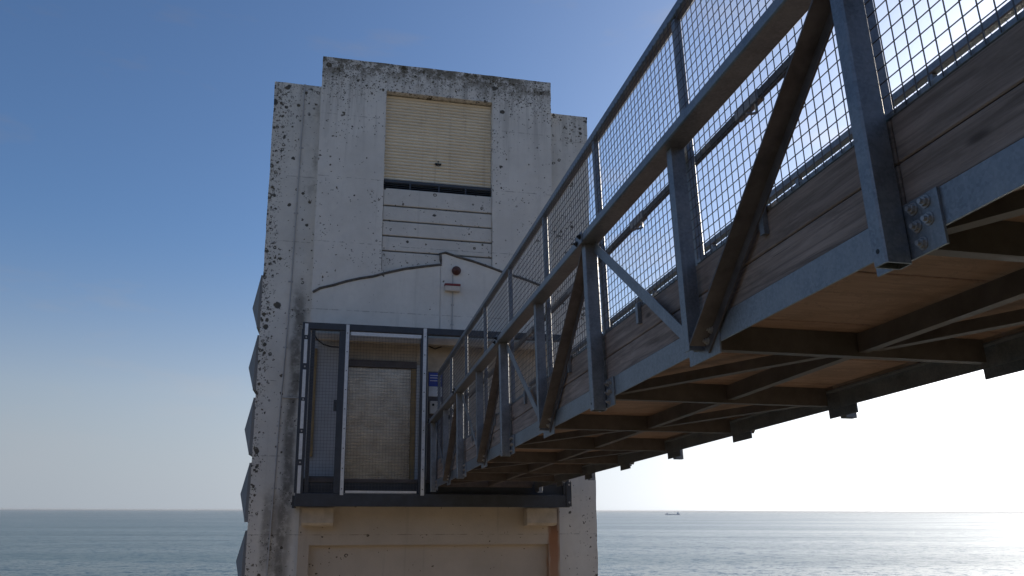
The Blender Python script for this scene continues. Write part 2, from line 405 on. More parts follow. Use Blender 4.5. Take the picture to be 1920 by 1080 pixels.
# ------------------------------------------------------------------ sea and cliff
SEA_Z = -62.0
def water():
    g = NT('sea_water'); v = g.coord('Object')
    w1 = g.noise(g.coord('Object', (0.012, 0.016, 1)), 1.0, 8, 0.66)
    w2 = g.noise(g.coord('Object', (0.10, 0.13, 1)), 1.0, 8, 0.7)
    slick = g.noise(g.coord('Object', (0.0006, 0.0032, 1), (7, 3, 0)), 1.0, 5, 0.55, 0.8)
    c = g.mix(g.rng(slick, 0.35, 0.68), (0.014, 0.052, 0.050), (0.030, 0.074, 0.070))
    foam = g.math('MULTIPLY', g.rng(w2, 0.70, 0.76), g.rng(w1, 0.5, 0.65))
    c = g.mix(g.math('MULTIPLY', foam, 0.6), c, (0.55, 0.58, 0.60))
    g.set(Base_Color=c, Roughness=g.rng(slick, 0.3, 0.7, 0.18, 0.24), IOR=1.33, Specular_IOR_Level=0.22)
    def slope(sc_, amp, det):
        q = g.n.new('ShaderNodeTexNoise'); g.lk(g.coord('Object', (1, 1.25, 1)), q.inputs['Vector'])
        q.inputs['Scale'].default_value = sc_; q.inputs['Detail'].default_value = det; q.inputs['Roughness'].default_value = 0.72
        m = g.n.new('ShaderNodeVectorMath'); m.operation = 'MULTIPLY_ADD'
        g.lk(q.outputs['Color'], m.inputs[0]); m.inputs[1].default_value = (amp, amp, 0); m.inputs[2].default_value = (-amp / 2, -amp / 2, 0.5)
        return m.outputs[0]
    ad = g.n.new('ShaderNodeVectorMath'); ad.operation = 'ADD'; g.lk(slope(0.045, 0.6, 7), ad.inputs[0]); g.lk(slope(0.2, 0.8, 5), ad.inputs[1])
    nm = g.n.new('ShaderNodeVectorMath'); nm.operation = 'NORMALIZE'; g.lk(ad.outputs[0], nm.inputs[0]); g.lk(nm.outputs[0], g.b.inputs['Normal'])
    return g.m
MAT['water'] = water()
SEA_R = 180000.0
me = bpy.data.meshes.new('sea')
ring = 96; vs_ = []; fs = []
radii = [40, 120, 400, 1200, 4000, 12000, 30000, 80000, SEA_R]
for r_ in radii:
    for k in range(ring): vs_.append((r_ * math.cos(2 * math.pi * k / ring), r_ * math.sin(2 * math.pi * k / ring), 0))
vs_.append((0, 0, 0))
for i in range(len(radii) - 1):
    for k in range(ring): fs.append((i * ring + k, (i + 1) * ring + k, (i + 1) * ring + (k + 1) % ring, i * ring + (k + 1) % ring))
for k in range(ring): fs.append((len(vs_) - 1, k, (k + 1) % ring))
me.from_pydata(vs_, [], fs); me.materials.append(MAT['water'])
obj('sea', me, loc=(0, 0, SEA_Z), kind='structure')

def cliff_mat():
    g = NT('cliff_earth_and_turf'); v = g.coord('Object'); n = g.noise(v, 0.5, 8, 0.65); n2 = g.noise(v, 4, 6, 0.7)
    geo = g.n.new('ShaderNodeNewGeometry'); nzv = g.xyz(geo.outputs['Normal'])[2]
    rock = g.mix(g.rng(n, 0.3, 0.7), (0.13, 0.105, 0.078), (0.22, 0.18, 0.135))
    turf = g.mix(g.rng(n2, 0.3, 0.7), (0.04, 0.05, 0.02), (0.09, 0.09, 0.04))
    g.set(Base_Color=g.mix(g.rng(nzv, 0.55, 0.85), rock, turf), Roughness=0.95); g.bump(n2, 0.6, 0.1)
    return g.m
MAT['cliff'] = cliff_mat()
def cliff_h(x, y):
    """height of the land: a top behind the camera, a path ledge under it, then the face down to the sea"""
    e = y - 0.25 * math.sin(x * 0.35) - 0.12 * x
    if e < -3.0: z = -1.65 + min(1.0, (-3.0 - e) / 2.5) * 1.85 + max(0, -8.0 - e) * 0.46  # unseen hill past the top, raised to cut skylight on the tower front
    elif e < 0.6: z = -1.65
    else:
        k = e - 0.6; z = -1.65 - k * 2.2 if k < 8 else -19.25 - (k - 8) * 2.6
    z += 0.9 * math.sin(x * 0.9 + y * 0.7) * min(1, max(0, abs(e) - 0.6) * 0.06) * 2 + random.uniform(-.06, .06)
    return max(z, SEA_Z - 3)
vs_ = []; fs = []; NX, NY = 90, 70
for j in range(NY + 1):
    for i in range(NX + 1):
        x = -70 + 140 * i / NX; y = -24 + 59 * (j / NY)
        vs_.append((x, y, cliff_h(x, y)))
for j in range(NY):
    for i in range(NX):
        a = j * (NX + 1) + i; fs.append((a, a + 1, a + NX + 2, a + NX + 1))
me = bpy.data.meshes.new('cliff'); me.from_pydata(vs_, [], fs); me.materials.append(MAT['cliff'])
obj('cliff', me, kind='structure')

# ------------------------------------------------------------------ lift tower
TY = -0.21585
NV = Vector((math.sin(TY), math.cos(TY), 0)); RV = Vector((math.cos(TY), -math.sin(TY), 0))
BASE = -34.0
tower = thing('lift_tower', 'tall weathered white concrete lift tower with stepped top and cream roller shutter', 'tower',
              loc=(NV.x * 13, NV.y * 13, BASE), rz=-TY)
def tp(p):   # the shaft narrows very slightly towards its foot
    x, y, z = p
    return (4.28 - (4.28 - x) * (1 + 0.0045 * (max(z, -6) - 7.15)), y, z)
def tpart(name, mb, mat, parent=None, kind=None, label=None, smooth=False):
    return obj(name, mb.mesh(name, mat, tp, smooth), parent or tower, (0, 0, -BASE) if parent is None else (0, 0, 0), kind, label)

def relief(xs, zs, depth, back):
    """slab with a stepped front: depth(xm, zm) gives y of the front or None for no cell"""
    mb = MB(); nx, nz_ = len(xs) - 1, len(zs) - 1
    D = [[depth((xs[i] + xs[i + 1]) / 2, (zs[j] + zs[j + 1]) / 2) for j in range(nz_)] for i in range(nx)]
    idx = {}
    def V(x, y, z):
        k = (round(x, 5), round(y, 5), round(z, 5))
        if k not in idx: idx[k] = len(mb.v); mb.v.append((x, y, z))
        return idx[k]
    def quad(a, b, c, d_):
        q = [V(*a), V(*b), V(*c), V(*d_)]
        if len(set(q)) == 4: mb.f.append(tuple(q))
    def get(i, j): return back if i < 0 or j < 0 or i >= nx or j >= nz_ else D[i][j]
    for i in range(nx):
        for j in range(nz_):
            y = D[i][j]; x0, x1, z0, z1 = xs[i], xs[i + 1], zs[j], zs[j + 1]
            quad((x0, y, z0), (x1, y, z0), (x1, y, z1), (x0, y, z1))
            quad((x0, back, z0), (x0, back, z1), (x1, back, z1), (x1, back, z0))
            for (ii, jj, e) in ((i + 1, j, 'r'), (i, j + 1, 't')):
                y2 = get(ii, jj)
                if y2 != y:
                    if e == 'r': quad((x1, y, z0), (x1, y2, z0), (x1, y2, z1), (x1, y, z1))
                    else: quad((x0, y, z1), (x1, y, z1), (x1, y2, z1), (x0, y2, z1))
            if i == 0: quad((x0, y, z0), (x0, y, z1), (x0, back, z1), (x0, back, z0))
            if j == 0: quad((x0, y, z0), (x0, back, z0), (x1, back, z0), (x1, y, z0))
    return mb

def sub(a, b, n): return [a + (b - a) * k / n for k in range(n + 1)]
def rough_edges(mb, amp, zmin):
    """chipped arrises: nudge the vertices along the exposed top and corners"""
    rnd = random.Random(3)
    mb.v = [(x + rnd.uniform(-amp, amp), y + rnd.uniform(-amp, amp) * .5, z + (rnd.uniform(-amp, amp * .6) if z > zmin else 0)) for x, y, z in mb.v]
    return mb

# wings (the shaft itself)
mb = relief(sub(-1.376, -0.42, 5), sub(BASE, -2, 4)[:-1] + sub(-2, 7.235, 56), lambda x, z: 0.15, 3.4)
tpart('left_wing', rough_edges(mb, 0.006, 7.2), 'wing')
mb = relief(sub(3.45, 4.33, 5), sub(BASE, -2, 4)[:-1] + sub(-2, 7.20, 56), lambda x, z: 0.15, 3.4)
tpart('right_wing', rough_edges(mb, 0.006, 7.15), 'wing')
# centre block with the shutter recess
xs = sub(-0.577, 0.55, 8)[:-1] + sub(0.55, 2.475, 14)[:-1] + sub(2.475, 3.58, 8)
zs = [2.78] + sub(3.0, 3.86, 8)[:-1] + sub(3.86, 7.207, 30)[:-1] + sub(7.207, 7.753, 6)
mb = relief(xs, zs, lambda x, z: 0.22 if (0.55 < x < 2.475 and 3.86 < z < 7.207) else 0.0, 3.3)
tpart('centre_block', rough_edges(mb, 0.005, 7.7), 'block')
for k, (a, b) in enumerate(((5.055, 5.362), (4.782, 5.030), (4.508, 4.757), (4.237, 4.483), (3.87, 4.212))):
    tpart('spandrel_board', MB().bbox((0.553, 0.03 + 0.003 * (k % 2), a), (2.472, 0.215, b), 0.008), 'board')
# smooth render below the old roof line
seam = [(-0.556, 3.415), (-0.444, 3.485), (-0.23, 3.56), (-0.015, 3.63), (0.2, 3.695), (0.423, 3.75), (0.618, 3.809), (0.959, 3.916), (1.323, 3.987), (1.571, 4.023),
        (1.565, 4.12), (1.556, 4.222), (1.642, 4.245), (1.877, 4.188), (2.112, 4.127), (2.473, 4.027), (2.683, 3.964), (3.05, 3.86), (3.338, 3.775), (3.50, 3.70), (3.566, 3.66)]
poly = [(3.566, 2.775), (-0.556, 2.775)] + seam
mb = MB()
for a, b in zip(seam[:-1], seam[1:]):
    if abs(a[0] - b[0]) < 0.03: continue
    mb.prism([(a[0], 2.775), (b[0], 2.775), (b[0], b[1]), (a[0], a[1])], 1, -0.014, 0.026 if True else 0)
tpart('render_panel', mb, 'render')
mb = MB(); mb.tube([(x, -0.012, z + 0.006 * math.sin(i * 2.3)) for i, (x, z) in enumerate(seam)], 0.024, 6)
tpart('roof_line_flashing', mb, 'flash', label='dark broken flashing line left by a removed roof')
# shutter
sh = obj('roller_shutter', None, tower, (0, 0, -BASE)); sh.empty_display_size = .1
mb = MB(); nsl = 27; z0, z1 = 5.56, 7.20; pz = (z1 - z0) / nsl; prof = []
for k in range(nsl):
    zb = z0 + k * pz
    prof += [(0.150, zb + 0.002), (0.136, zb + 0.012), (0.128, zb + pz * .45), (0.134, zb + pz * .8), (0.150, zb + pz - 0.004), (0.156, zb + pz - 0.001)]
vs_ = [(x, y, z) for (y, z) in prof for x in (0.556, 2.47)]
mb.add(vs_, [(2 * i, 2 * i + 1, 2 * i + 3, 2 * i + 2) for i in range(len(prof) - 1)])
tpart('shutter_curtain', mb, 'shutter', sh, kind='stuff')
mb = MB(); mb.bbox((0.56, 0.09, 5.50), (2.465, 0.16, 5.558), 0.006); tpart('bottom_rail', mb, 'louvre', sh)
mb = MB(); mb.bbox((1.445, 0.095, 5.925), (1.565, 0.13, 5.945), 0.004)
mb.tube([(1.455, 0.105, 5.925), (1.465, 0.085, 5.90), (1.505, 0.078, 5.885), (1.545, 0.085, 5.90), (1.555, 0.105, 5.925)], 0.008); tpart('pull_handle', mb, 'black', sh)
mb = MB(); mb.tube([(1.51, 0.12, 5.985), (1.51, 0.145, 5.985)], 0.012, 8); tpart('lock', mb, 'black', sh)
lv = obj('louvre_vent', None, tower, (0, 0, -BASE)); lv.empty_display_size = .1
for k in range(4):
    z = 5.385 + k * 0.034
    mb = MB(); mb.add([(0.56, 0.10, z), (2.465, 0.10, z), (2.465, 0.16, z + 0.028), (0.56, 0.16, z + 0.028), (0.56, 0.10, z + .006), (2.465, 0.10, z + .006), (2.465, 0.16, z + 0.034), (0.56, 0.16, z + 0.034)],
               [(0, 3, 2, 1), (4, 5, 6, 7), (0, 1, 5, 4), (1, 2, 6, 5), (2, 3, 7, 6), (3, 0, 4, 7)])
    tpart('slat', mb, 'louvre', lv)
for x in (1.017, 1.527, 2.006):
    tpart('mullion', MB().box((x - .012, 0.085, 5.366), (x + .012, 0.12, 5.50)), 'louvre', lv)
tpart('backing', MB().box((0.556, 0.17, 5.366), (2.469, 0.19, 5.498)), 'black', lv)

# body between the wings from the porch opening downwards
xs = sub(-0.50, 3.55, 20); zs = [BASE, -20, -8, -3] + sub(-2.0, 0.20, 14)
mb = relief([-0.60] + [-0.43] + sub(-0.40, 3.42, 20)[1:-1] + [3.45, 3.64], [BASE, -20, -8, -3] + sub(-2.0, -0.52, 8)[:-1] + sub(-0.52, 0.22, 5),
            lambda x, z: 0.14 if (-0.43 < x < 3.45 and z < -0.52) else 0.04, 3.3)
tpart('lower_wall', mb, 'lower')
for x0, x1 in ((-0.555, -0.075), (3.02, 3.52)):
    mb = MB().prism([(-0.22, 0.03), (0.038, 0.03), (0.038, -0.245), (-0.19, -0.225), (-0.22, -0.19)], 0, x0, x1)
    tpart('corbel', mb, 'cream')
# porch back wall: panels round the door
tpart('porch_wall', MB().box((-0.60, 0.10, 0.22), (-0.44, 0.6, 2.78)), 'inwall')
tpart('porch_wall', MB().box((-0.44, 0.07, 0.22), (0.03, 0.6, 2.78)), 'inwall')
tpart('porch_wall', MB().box((1.20, 0.14, 0.22), (3.60, 0.6, 2.78)), 'cream')
tpart('timber_strip', MB().bbox((-0.535, 0.035, 0.80), (-0.441, 0.098, 2.50), 0.004), 'buff')
tpart('plinth', MB().box((-0.50, 0.03, 0.452), (0.03, 0.069, 0.50)), 'soffit')
tpart('porch_ceiling', MB().box((-0.50, -0.10, 2.72), (3.50, 0.14, 2.774)), 'cream')
tpart('ceiling_beam', MB().bbox((-0.48, -0.20, 2.60), (3.48, -0.08, 2.718), 0.006), 'cream')
tpart('door_header', MB().box((0.03, 0.16, 2.36), (1.20, 0.6, 2.718)), 'cream')
dr = obj('lift_door', MB().bbox((0.05, 0.13, 0.46), (1.112, 0.18, 2.235), 0.004).mesh('lift_door', 'door', tp), tower, (0, 0, -BASE), label='stainless steel lift door reflecting gold light')
tpart('door_lintel', MB().bbox((0.03, 0.07, 2.24), (1.20, 0.18, 2.352), 0.004), 'soffit', dr)
tpart('door_jamb', MB().bbox((1.114, 0.09, 0.46), (1.196, 0.19, 2.238), 0.004), 'buff', dr)
tpart('door_threshold', MB().box((0.03, 0.07, 0.452), (1.20, 0.19, 0.459)), 'soffit', dr)
mb = MB(); mb.bbox((1.20, 0.06, 0.46), (1.325, 0.139, 2.30), 0.006); tpart('door_reveal', mb, 'inwall')
# faceted blocks on the left side
mb = MB(); hx = 0.43
b = [(-0.045, 0.05, -hx), (-0.045, 0.95, -hx), (-0.045, 0.95, hx), (-0.045, 0.05, hx)]
mb.add(b + [(-0.185, 0.5, -0.02)], [(0, 1, 2, 3), (0, 1, 4), (1, 2, 4), (2, 3, 4), (3, 0, 4)])
mb.box((-0.047, 0.05, -hx - .01), (0.05, 0.95, hx + .01))
fb = mb.mesh('faceted_block', 'greycon')
for k in range(7):
    z = 3.27 - k * 1.005
    obj('faceted_block', fb, tower, (tp((-1.376, 0.15, z))[0], 0.15, z - BASE))

def tw(x, y, z):   # tower-local to world
    q = tp((x, y, z)); return RV * q[0] + NV * (13 + q[1]) + Vector((0, 0, q[2]))
def tthing(name, label, cat, x, y, z, group=None): return thing(name, label, cat, tw(x, y, z), -TY, group)

t = tthing('bulkhead_lamp', 'round maroon bulkhead lamp on the smooth wall above the porch', 'lamp', 1.836, -0.015, 3.934)
prof = [(0.0, 0.078), (-0.03, 0.078), (-0.035, 0.062), (-0.06, 0.052), (-0.082, 0.030), (-0.088, 0.0)]
def lathe_y(prof, n=20):
    mb = MB(); vs_ = []; fs = []
    for (y, r_) in prof:
        for k in range(n): vs_.append((r_ * math.cos(2 * math.pi * k / n), y, r_ * math.sin(2 * math.pi * k / n)))
    for i in range(len(prof) - 1):
        for k in range(n): fs.append((i * n + k, i * n + (k + 1) % n, (i + 1) * n + (k + 1) % n, (i + 1) * n + k))
    return mb.add(vs_, fs)
obj('lamp_base', lathe_y(prof[:3]).mesh('lamp_base', 'maroon'), t)
obj('lamp_dome', lathe_y(prof[2:]).mesh('lamp_dome', 'maroon', None, True), t)
t = tthing('alarm_box', 'small white alarm box with red lid below the round lamp', 'alarm box', 1.766, -0.015, 3.615)
obj('housing', MB().bbox((-0.13, -0.09, -0.06), (0.13, 0, 0.03), 0.008).mesh('housing', 'boxw'), t)
obj('lid', MB().bbox((-0.134, -0.095, 0.031), (0.134, 0, 0.068), 0.006).mesh('lid', 'red'), t)
t = tthing('conduit', 'thin white conduit running from alarm box down to the porch beam', 'conduit', 1.785, -0.015, 2.80)
mb = MB(); mb.tube([(-.004, -0.012, 0.0), (-.004, -0.012, 0.06), (-.015, -.012, 0.10), (-0.015, -0.012, 0.752)], 0.010); obj('pipe', mb.mesh('pipe', 'pipe'), t)
for z in (0.18, 0.52): obj('clip', MB().box((-0.04, -0.008, z), (0.01, 0.0, z + 0.02)).mesh('clip', 'pipe'), t)
obj('upper_pipe', MB().tube([(-0.02, -0.012, 0.885), (-0.02, -0.012, 1.06)], 0.007).mesh('upper_pipe', 'pipe'), t)
t = tthing('wall_conduit', 'long thin conduit running down the lichened left wing', 'conduit', -1.07, 0.15, -2.0)
pts = [(0, -0.014, 0.0), (0.0, -0.014, 3.2), (-0.0, -0.014, 3.7), (0.015, -0.014, 5.6), (-0.02, -0.014, 9.235)]
obj('pipe', MB().tube(pts, 0.011).mesh('pipe', 'pipe'), t)
for z in (1.0, 2.3, 3.25, 4.5, 5.6, 6.8, 8.0, 9.1):
    obj('clip', MB().box((-0.035, -0.012, z), (0.04, 0.0, z + 0.025)).mesh('clip', 'pipe'), t)
obj('branch', MB().tube([(0.02, -0.014, 3.705), (0.33, -0.014, 3.71)], 0.010).mesh('branch', 'pipe'), t)

# ------------------------------------------------------------------ steel porch in front of the tower
FX0, FX1 = -0.69, 3.66
porch = thing('steel_porch', 'dark steel porch cage with wire mesh bolted to the tower front', 'porch', tw(0, -0.5, 0.03), -TY)
PB = porch.location
def ppart(name, mb, mat, parent=None, kind=None, label=None):
    # mb in tower coordinates
    def fn(p):
        w = tw(*p) - Vector(PB); return (w.dot(RV), w.dot(NV), w.z)
    return obj(name, mb.mesh(name, mat, fn), parent or porch, (0, 0, 0), kind, label)
ppart('top_beam', MB().bbox((FX0 + .02, -0.50, 2.700), (FX1, -0.39, 2.805), 0.006), 'dark')
ppart('bottom_beam', MB().bbox((FX0 + .03, -0.50, 0.045), (FX1, -0.36, 0.235), 0.006), 'dark')
for z0, z1 in ((0.40, 0.450),):
    ppart('floor_plate', MB().box((FX0 + .03, -0.35, z0), (FX1, 0.35, z1)), 'soffit')
ppart('floor_joist', MB().box((FX0 + .05, -0.33, 0.24), (FX1 - .02, -0.25, 0.398)), 'dark')
ppart('side_beam', MB().box((FX0 - .01, -0.43, 0.02), (FX0 + .029, 0.14, 0.20)), 'dark')
for x0, x1, zz in ((FX0 + .01, -0.545, 0.236), (-0.098, 0.066, 0.236), (1.20, 1.318, 0.236), (3.56, FX1, 0.236)):
    ppart('upright', MB().bbox((x0, -0.497, zz), (x1, -0.393, 2.699), 0.005), 'dark')
ppart('inner_upright', MB().box((-0.53, -0.470, 0.236), (-0.47, -0.42, 2.699)), 'dark')
ppart('lock_box', MB().bbox((-0.145, -0.46, 1.45), (-0.099, -0.40, 1.62), 0.004), 'dark')
for z0, z1 in ((2.60, 2.78), (2.16, 2.53), (1.64, 2.06), (1.17, 1.585), (0.72, 1.10), (0.23, 0.63), ):
    ppart('strip', MB().box((-0.635, -0.505, z0), (-0.585, -0.499, z1)), 'strip')
for z in (2.565, 2.11, 1.61, 1.135, 0.675):
    ppart('bolt', MB().tube([(-0.608, -0.512, z), (-0.608, -0.497, z)], 0.014, 6), 'bolt')
ppart('strip', MB().box((0.004, -0.505, 0.21), (0.056, -0.499, 2.795)), 'strip')
ppart('strip', MB().box((1.238, -0.505, 0.21), (1.292, -0.499, 2.795)), 'strip')
ppart('strip', MB().box((0.085, -0.500, 2.63), (1.205, -0.494, 2.685)), 'strip')
ppart('strip', MB().box((0.085, -0.500, 0.242), (1.175, -0.494, 0.275)), 'strip')
for x in (0.03, 1.265):
    for k in range(9):
        z = 0.30 + k * 0.295
        ppart('rivet', MB().tube([(x, -0.508, z), (x, -0.504, z)], 0.009, 6), 'black')
def wire_panel(x0, x1, z0, z1, y, pitch=0.05, r=0.0016):
    mb = MB()
    n = int((x1 - x0) / pitch); 
    for k in range(n + 1):
        x = x0 + (k + .5) * (x1 - x0) / (n + 1); mb.box((x - r, y - r, z0), (x + r, y + r, z1))
    n = int((z1 - z0) / pitch)
    for k in range(n + 1):
        z = z0 + (k + .5) * (z1 - z0) / (n + 1); mb.box((x0, y - 3 * r, z - r), (x1, y - r, z + r))
    return mb
ppart('wire_mesh', wire_panel(-0.545, -0.098, 0.236, 2.699, -0.49), 'mesh', kind='stuff')
ppart('wire_mesh', wire_panel(0.066, 1.20, 0.276, 2.63, -0.49), 'mesh', kind='stuff')
ppart('end_plate', MB().bbox((3.60, -0.52, 0.06), (3.69, -0.50, 0.43), 0.003), 'dark')
for z in (0.39, 0.12): ppart('bolt', MB().tube([(3.645, -0.535, z), (3.645, -0.521, z)], 0.016, 6), 'bolt')
mb = MB(); mb.tube([(-0.50, -0.36, 2.66), (-0.44, -0.36, 2.56), (-0.34, -0.36, 2.49), (-0.22, -0.36, 2.46), (-0.06, -0.36, 2.455)], 0.011)
t = thing('black_cable', 'black cable sagging behind the mesh at the top left of the porch', 'cable', tw(-0.5, -0.36, 2.455), -TY)
def lfn(o):
    L_ = Vector(o.location)
    return lambda p: ((tw(*p) - L_).dot(RV), (tw(*p) - L_).dot(NV), (tw(*p) - L_).z)
obj('cable', mb.mesh('cable', 'black', lfn(t)), t)
mb = MB(); mb.tube([(1.33, 0.1, 2.66), (1.5, 0.05, 2.58), (1.62, 0.0, 2.62), (1.9, 0.0, 2.64), (2.3, 0.0, 2.62)], 0.011)
t = thing('ceiling_cable', 'loose black cable under the cream beam above the bridge doorway', 'cable', tw(1.4, 0.0, 2.55), -TY)
obj('cable', mb.mesh('cable', 'black', lfn(t)), t)
t = thing('notice_board', 'small blue and white notice board beside the bridge doorway', 'sign', tw(1.46, -0.30, 1.42), -TY)
f_ = lfn(t)
obj('blue_panel', MB().bbox((1.36, -0.31, 1.90), (1.58, -0.30, 2.12), 0.002).mesh('blue_panel', 'blue', f_), t)
for z in (2.07, 2.03, 1.985): obj('text_line', MB().box((1.38, -0.3125, z), (1.56, -0.3105, z + 0.012)).mesh('text_line', 'signw', f_), t)
obj('white_panel', MB().bbox((1.36, -0.31, 1.74), (1.58, -0.30, 1.898), 0.002).mesh('white_panel', 'signw', f_), t)
obj('backboard', MB().box((1.35, -0.298, 0.45), (1.60, -0.28, 2.14)).mesh('backboard', 'soffit', f_), t)
t = thing('call_box', 'pale control box on the board below the notice', 'control box', tw(1.46, -0.31, 1.45), -TY)
f_ = lfn(t)
obj('housing', MB().bbox((1.38, -0.37, 1.46), (1.56, -0.30, 1.66), 0.006).mesh('housing', 'boxw', f_), t)
obj('button', MB().tube([(1.43, -0.38, 1.60), (1.43, -0.37, 1.60)], 0.02, 10).mesh('button', 'black', f_), t)

# ------------------------------------------------------------------ footbridge
O = Vector((1.135, 2.161, 0.671))
D = Vector((-0.2140, 0.9761, -0.0383)); D.normalize()
S = Vector((0.9768, 0.2142, 0.0)); S.normalize()
U = Vector((-0.0268, 0.0332, 0.9991)); U.normalize()
L = 2.6463; HB = L / 2; W = 1.56
K0, K1 = -2, 4
bridge = thing('footbridge', 'galvanised truss footbridge with mesh sides and timber kickboards leading to the tower', 'bridge', O + D * (K0 * L))
def bl(t, s, h): return D * t + S * s + U * h
def bfn(p): return bl(*p)[:]
cache = {}
def bmesh_of(key, maker, mat):
    if key not in cache: cache[key] = maker().mesh(key.split('/')[0], mat, bfn)
    return cache[key]
def bput(name, key, maker, mat, t, s=0.0, h=0.0, parent=None, kind=None):
    o = obj(name, bmesh_of(key, maker, mat), parent or bridge, bl(t - (K0 * L if parent is None else 0), s, h), kind)
    return o
def seg_bar(p0, p1, w0, w1, s0, s1):
    """bar along p0-p1 in the (t,h) plane, offset w0..w1 across it, s0..s1 deep"""
    a = Vector(p0); b = Vector(p1); d_ = (b - a).normalized(); n_ = Vector((-d_.y, d_.x))
    q = [a + n_ * w0, b + n_ * w0, b + n_ * w1, a + n_ * w1]
    return MB().prism([(v.x, v.y) for v in q], 1, s0, s1)
def mir(mk):   # mirror to the far truss
    def f():
        m = mk(); m.v = [(t, W - s, h) for t, s, h in m.v]; return m
    return f
def low(mk):   # the seaward fence is a little lower than the near one
    def f():
        m = mk(); m.v = [(t, s, h if h < 0.5 else 0.5 + (h - 0.5) * 0.905) for t, s, h in m.v]; return m
    return f
def hexbolt(s_out):
    def f():
        m = MB(); m.tube([(0, 0.0, 0), (0, -0.012, 0)], 0.014, 6); m.tube([(0, -0.012, 0), (0, -0.022, 0)], 0.0075, 8); m.tube([(0, 0.001, 0), (0, -0.003, 0)], 0.019, 10); return m
    return f

def post_main():
    m = MB(); x0, x1, y0, y1, c = -0.012, 0.046, -0.095, -0.009, 0.006
    def ring(o, cc): return [(x0 + o + cc, y0 + o), (x1 - o - cc, y0 + o), (x1 - o, y0 + o + cc), (x1 - o, y1 - o - cc), (x1 - o - cc, y1 - o), (x0 + o + cc, y1 - o), (x0 + o, y1 - o - cc), (x0 + o, y0 + o + cc)]
    a = ring(0, c); b_ = ring(0.006, 0.003); n = 8
    vs_ = [(*p, 0.0) for p in a] + [(*p, 1.038) for p in a] + [(*p, 0.0) for p in b_] + [(*p, 0.25) for p in b_]
    fs = [(i, (i + 1) % n, n + (i + 1) % n, n + i) for i in range(n)] + [tuple(range(n, 2 * n))]
    fs += [(2 * n + i, 3 * n + i, 3 * n + (i + 1) % n, 2 * n + (i + 1) % n) for i in range(n)] + [tuple(range(3 * n, 4 * n))]
    fs += [(i, 2 * n + i, 2 * n + (i + 1) % n, (i + 1) % n) for i in range(n)]
    return m.add(vs_, fs)
def plate_main(): return MB().box((-0.145, -0.0085, 0.012), (0.145, -0.0005, 0.176))
def plate_mid(): return MB().box((-0.15, -0.0085, 0.015), (0.15, -0.0005, 0.15))
def post_mid():
    return MB().box((-0.004, -0.078, 0.055), (0.004, -0.010, 1.037)).box((0.0045, -0.078, 0.055), (0.050, -0.070, 1.037))
def diag_near():   # from the foot of the mid post up to the nearer main post
    m = seg_bar((1.292, 0.070), (0.048, 1.030), -0.004, 0.004, -0.090, -0.018)
    m2 = seg_bar((1.292, 0.070), (0.048, 1.030), -0.004, 0.048, -0.0178, -0.0100)
    return m.add(m2.v, m2.f)
def diag_far():
    m = seg_bar((1.352, 0.085), (2.625, 1.020), -0.030, 0.030, -0.036, -0.029)
    m2 = seg_bar((1.352, 0.085), (2.625, 1.020), -0.030, -0.023, -0.0288, -0.012)
    return m.add(m2.v, m2.f)
def chord_bottom():
    a, b = 0.0015, L - 0.0015
    return MB().box((a, 0.0, 0.066), (b, 0.008, 0.175)).box((a, 0.0082, 0.167), (b, 0.055, 0.175))
def chord_top(): return MB().bbox((0.002, -0.118, 1.040), (L - 0.002, -0.004, 1.094), 0.006)
def splice(): return MB().box((-0.055, -0.126, 1.030), (0.065, -0.1185, 1.102))
def board(h0, h1): return lambda: MB().bbox((0.003, 0.010, h0), (L - 0.003, 0.050, h1), 0.004)
def rail_top(): return MB().bbox((0.001, 0.012, 1.792), (L - 0.001, 0.066, 1.850), 0.006)
def fpost(): return MB().bbox((0.0, 0.020, 0.300), (0.040, 0.058, 1.791), 0.003)
def rail_low():
    return MB().bbox((0.042, 0.012, 0.466), (HB - 0.002, 0.050, 0.488), 0.003)
def rail_spacer(): return MB().box((0, 0.024, 0.4765), (0.022, 0.050, 0.4918))
def fmesh():
    m = MB(); r = 0.00145; n = 25
    for k in range(n):
        t = 0.052 + k * 0.0505
        if t < HB - .004: m.box((t - r, 0.0085 - 2 * r, 0.468), (t + r, 0.0085, 1.80))
    for k in range(26):
        h = 0.535 + k * 0.0485; m.box((-0.01, 0.0085 - 4 * r, h - r), (HB + 0.02, 0.0083 - 2 * r, h + r))
    return m
def hand(): return MB().bbox((0.002, 0.100, 1.030), (L - 0.002, 0.128, 1.072), 0.005)
def hand_sleeve(): return MB().bbox((-0.10, 0.096, 1.026), (0.10, 0.132, 1.076), 0.003)
def hand_hook(): return MB().tube([(0.0, 0.110, 1.027), (0, 0.110, 0.985), (0.0, 0.085, 0.975), (0.0, 0.060, 0.975)], 0.007, 6)
def clip_(): return MB().box((0, -0.012, 0.375), (0.032, 0.009, 0.487)).box((0.0, 0.0, 0.4885), (0.032, 0.060, 0.494))
def cross():
    return (MB().box((0.060, 0.056, 0.080), (0.068, W - 0.056, 0.193)).box((0.0685, 0.056, 0.080), (0.108, W - 0.056, 0.087)).box((0.0685, 0.056, 0.185), (0.108, W - 0.056, 0.193)))
def stringer(): return MB().box((0.11, -0.004, 0.098), (HB + 0.058, 0.004, 0.185)).box((0.11, 0.0042, 0.098), (HB + 0.058, 0.045, 0.104))
def brace(a, b):
    def f():
        m = MB(); p = Vector((a[0], a[1], 0)); q = Vector((b[0], b[1], 0)); d_ = (q - p).normalized(); n_ = Vector((-d_.y, d_.x, 0))
        for (w0, w1, h0, h1) in ((-0.004, 0.004, 0.108, 0.160), (0.0042, 0.048, 0.108, 0.114)):
            c = [p + n_ * w0, q + n_ * w0, q + n_ * w1, p + n_ * w1]
            m.prism([(v.x, v.y) for v in c], 2, h0, h1)
        return m
    return f
NP = 4; PL = L / NP
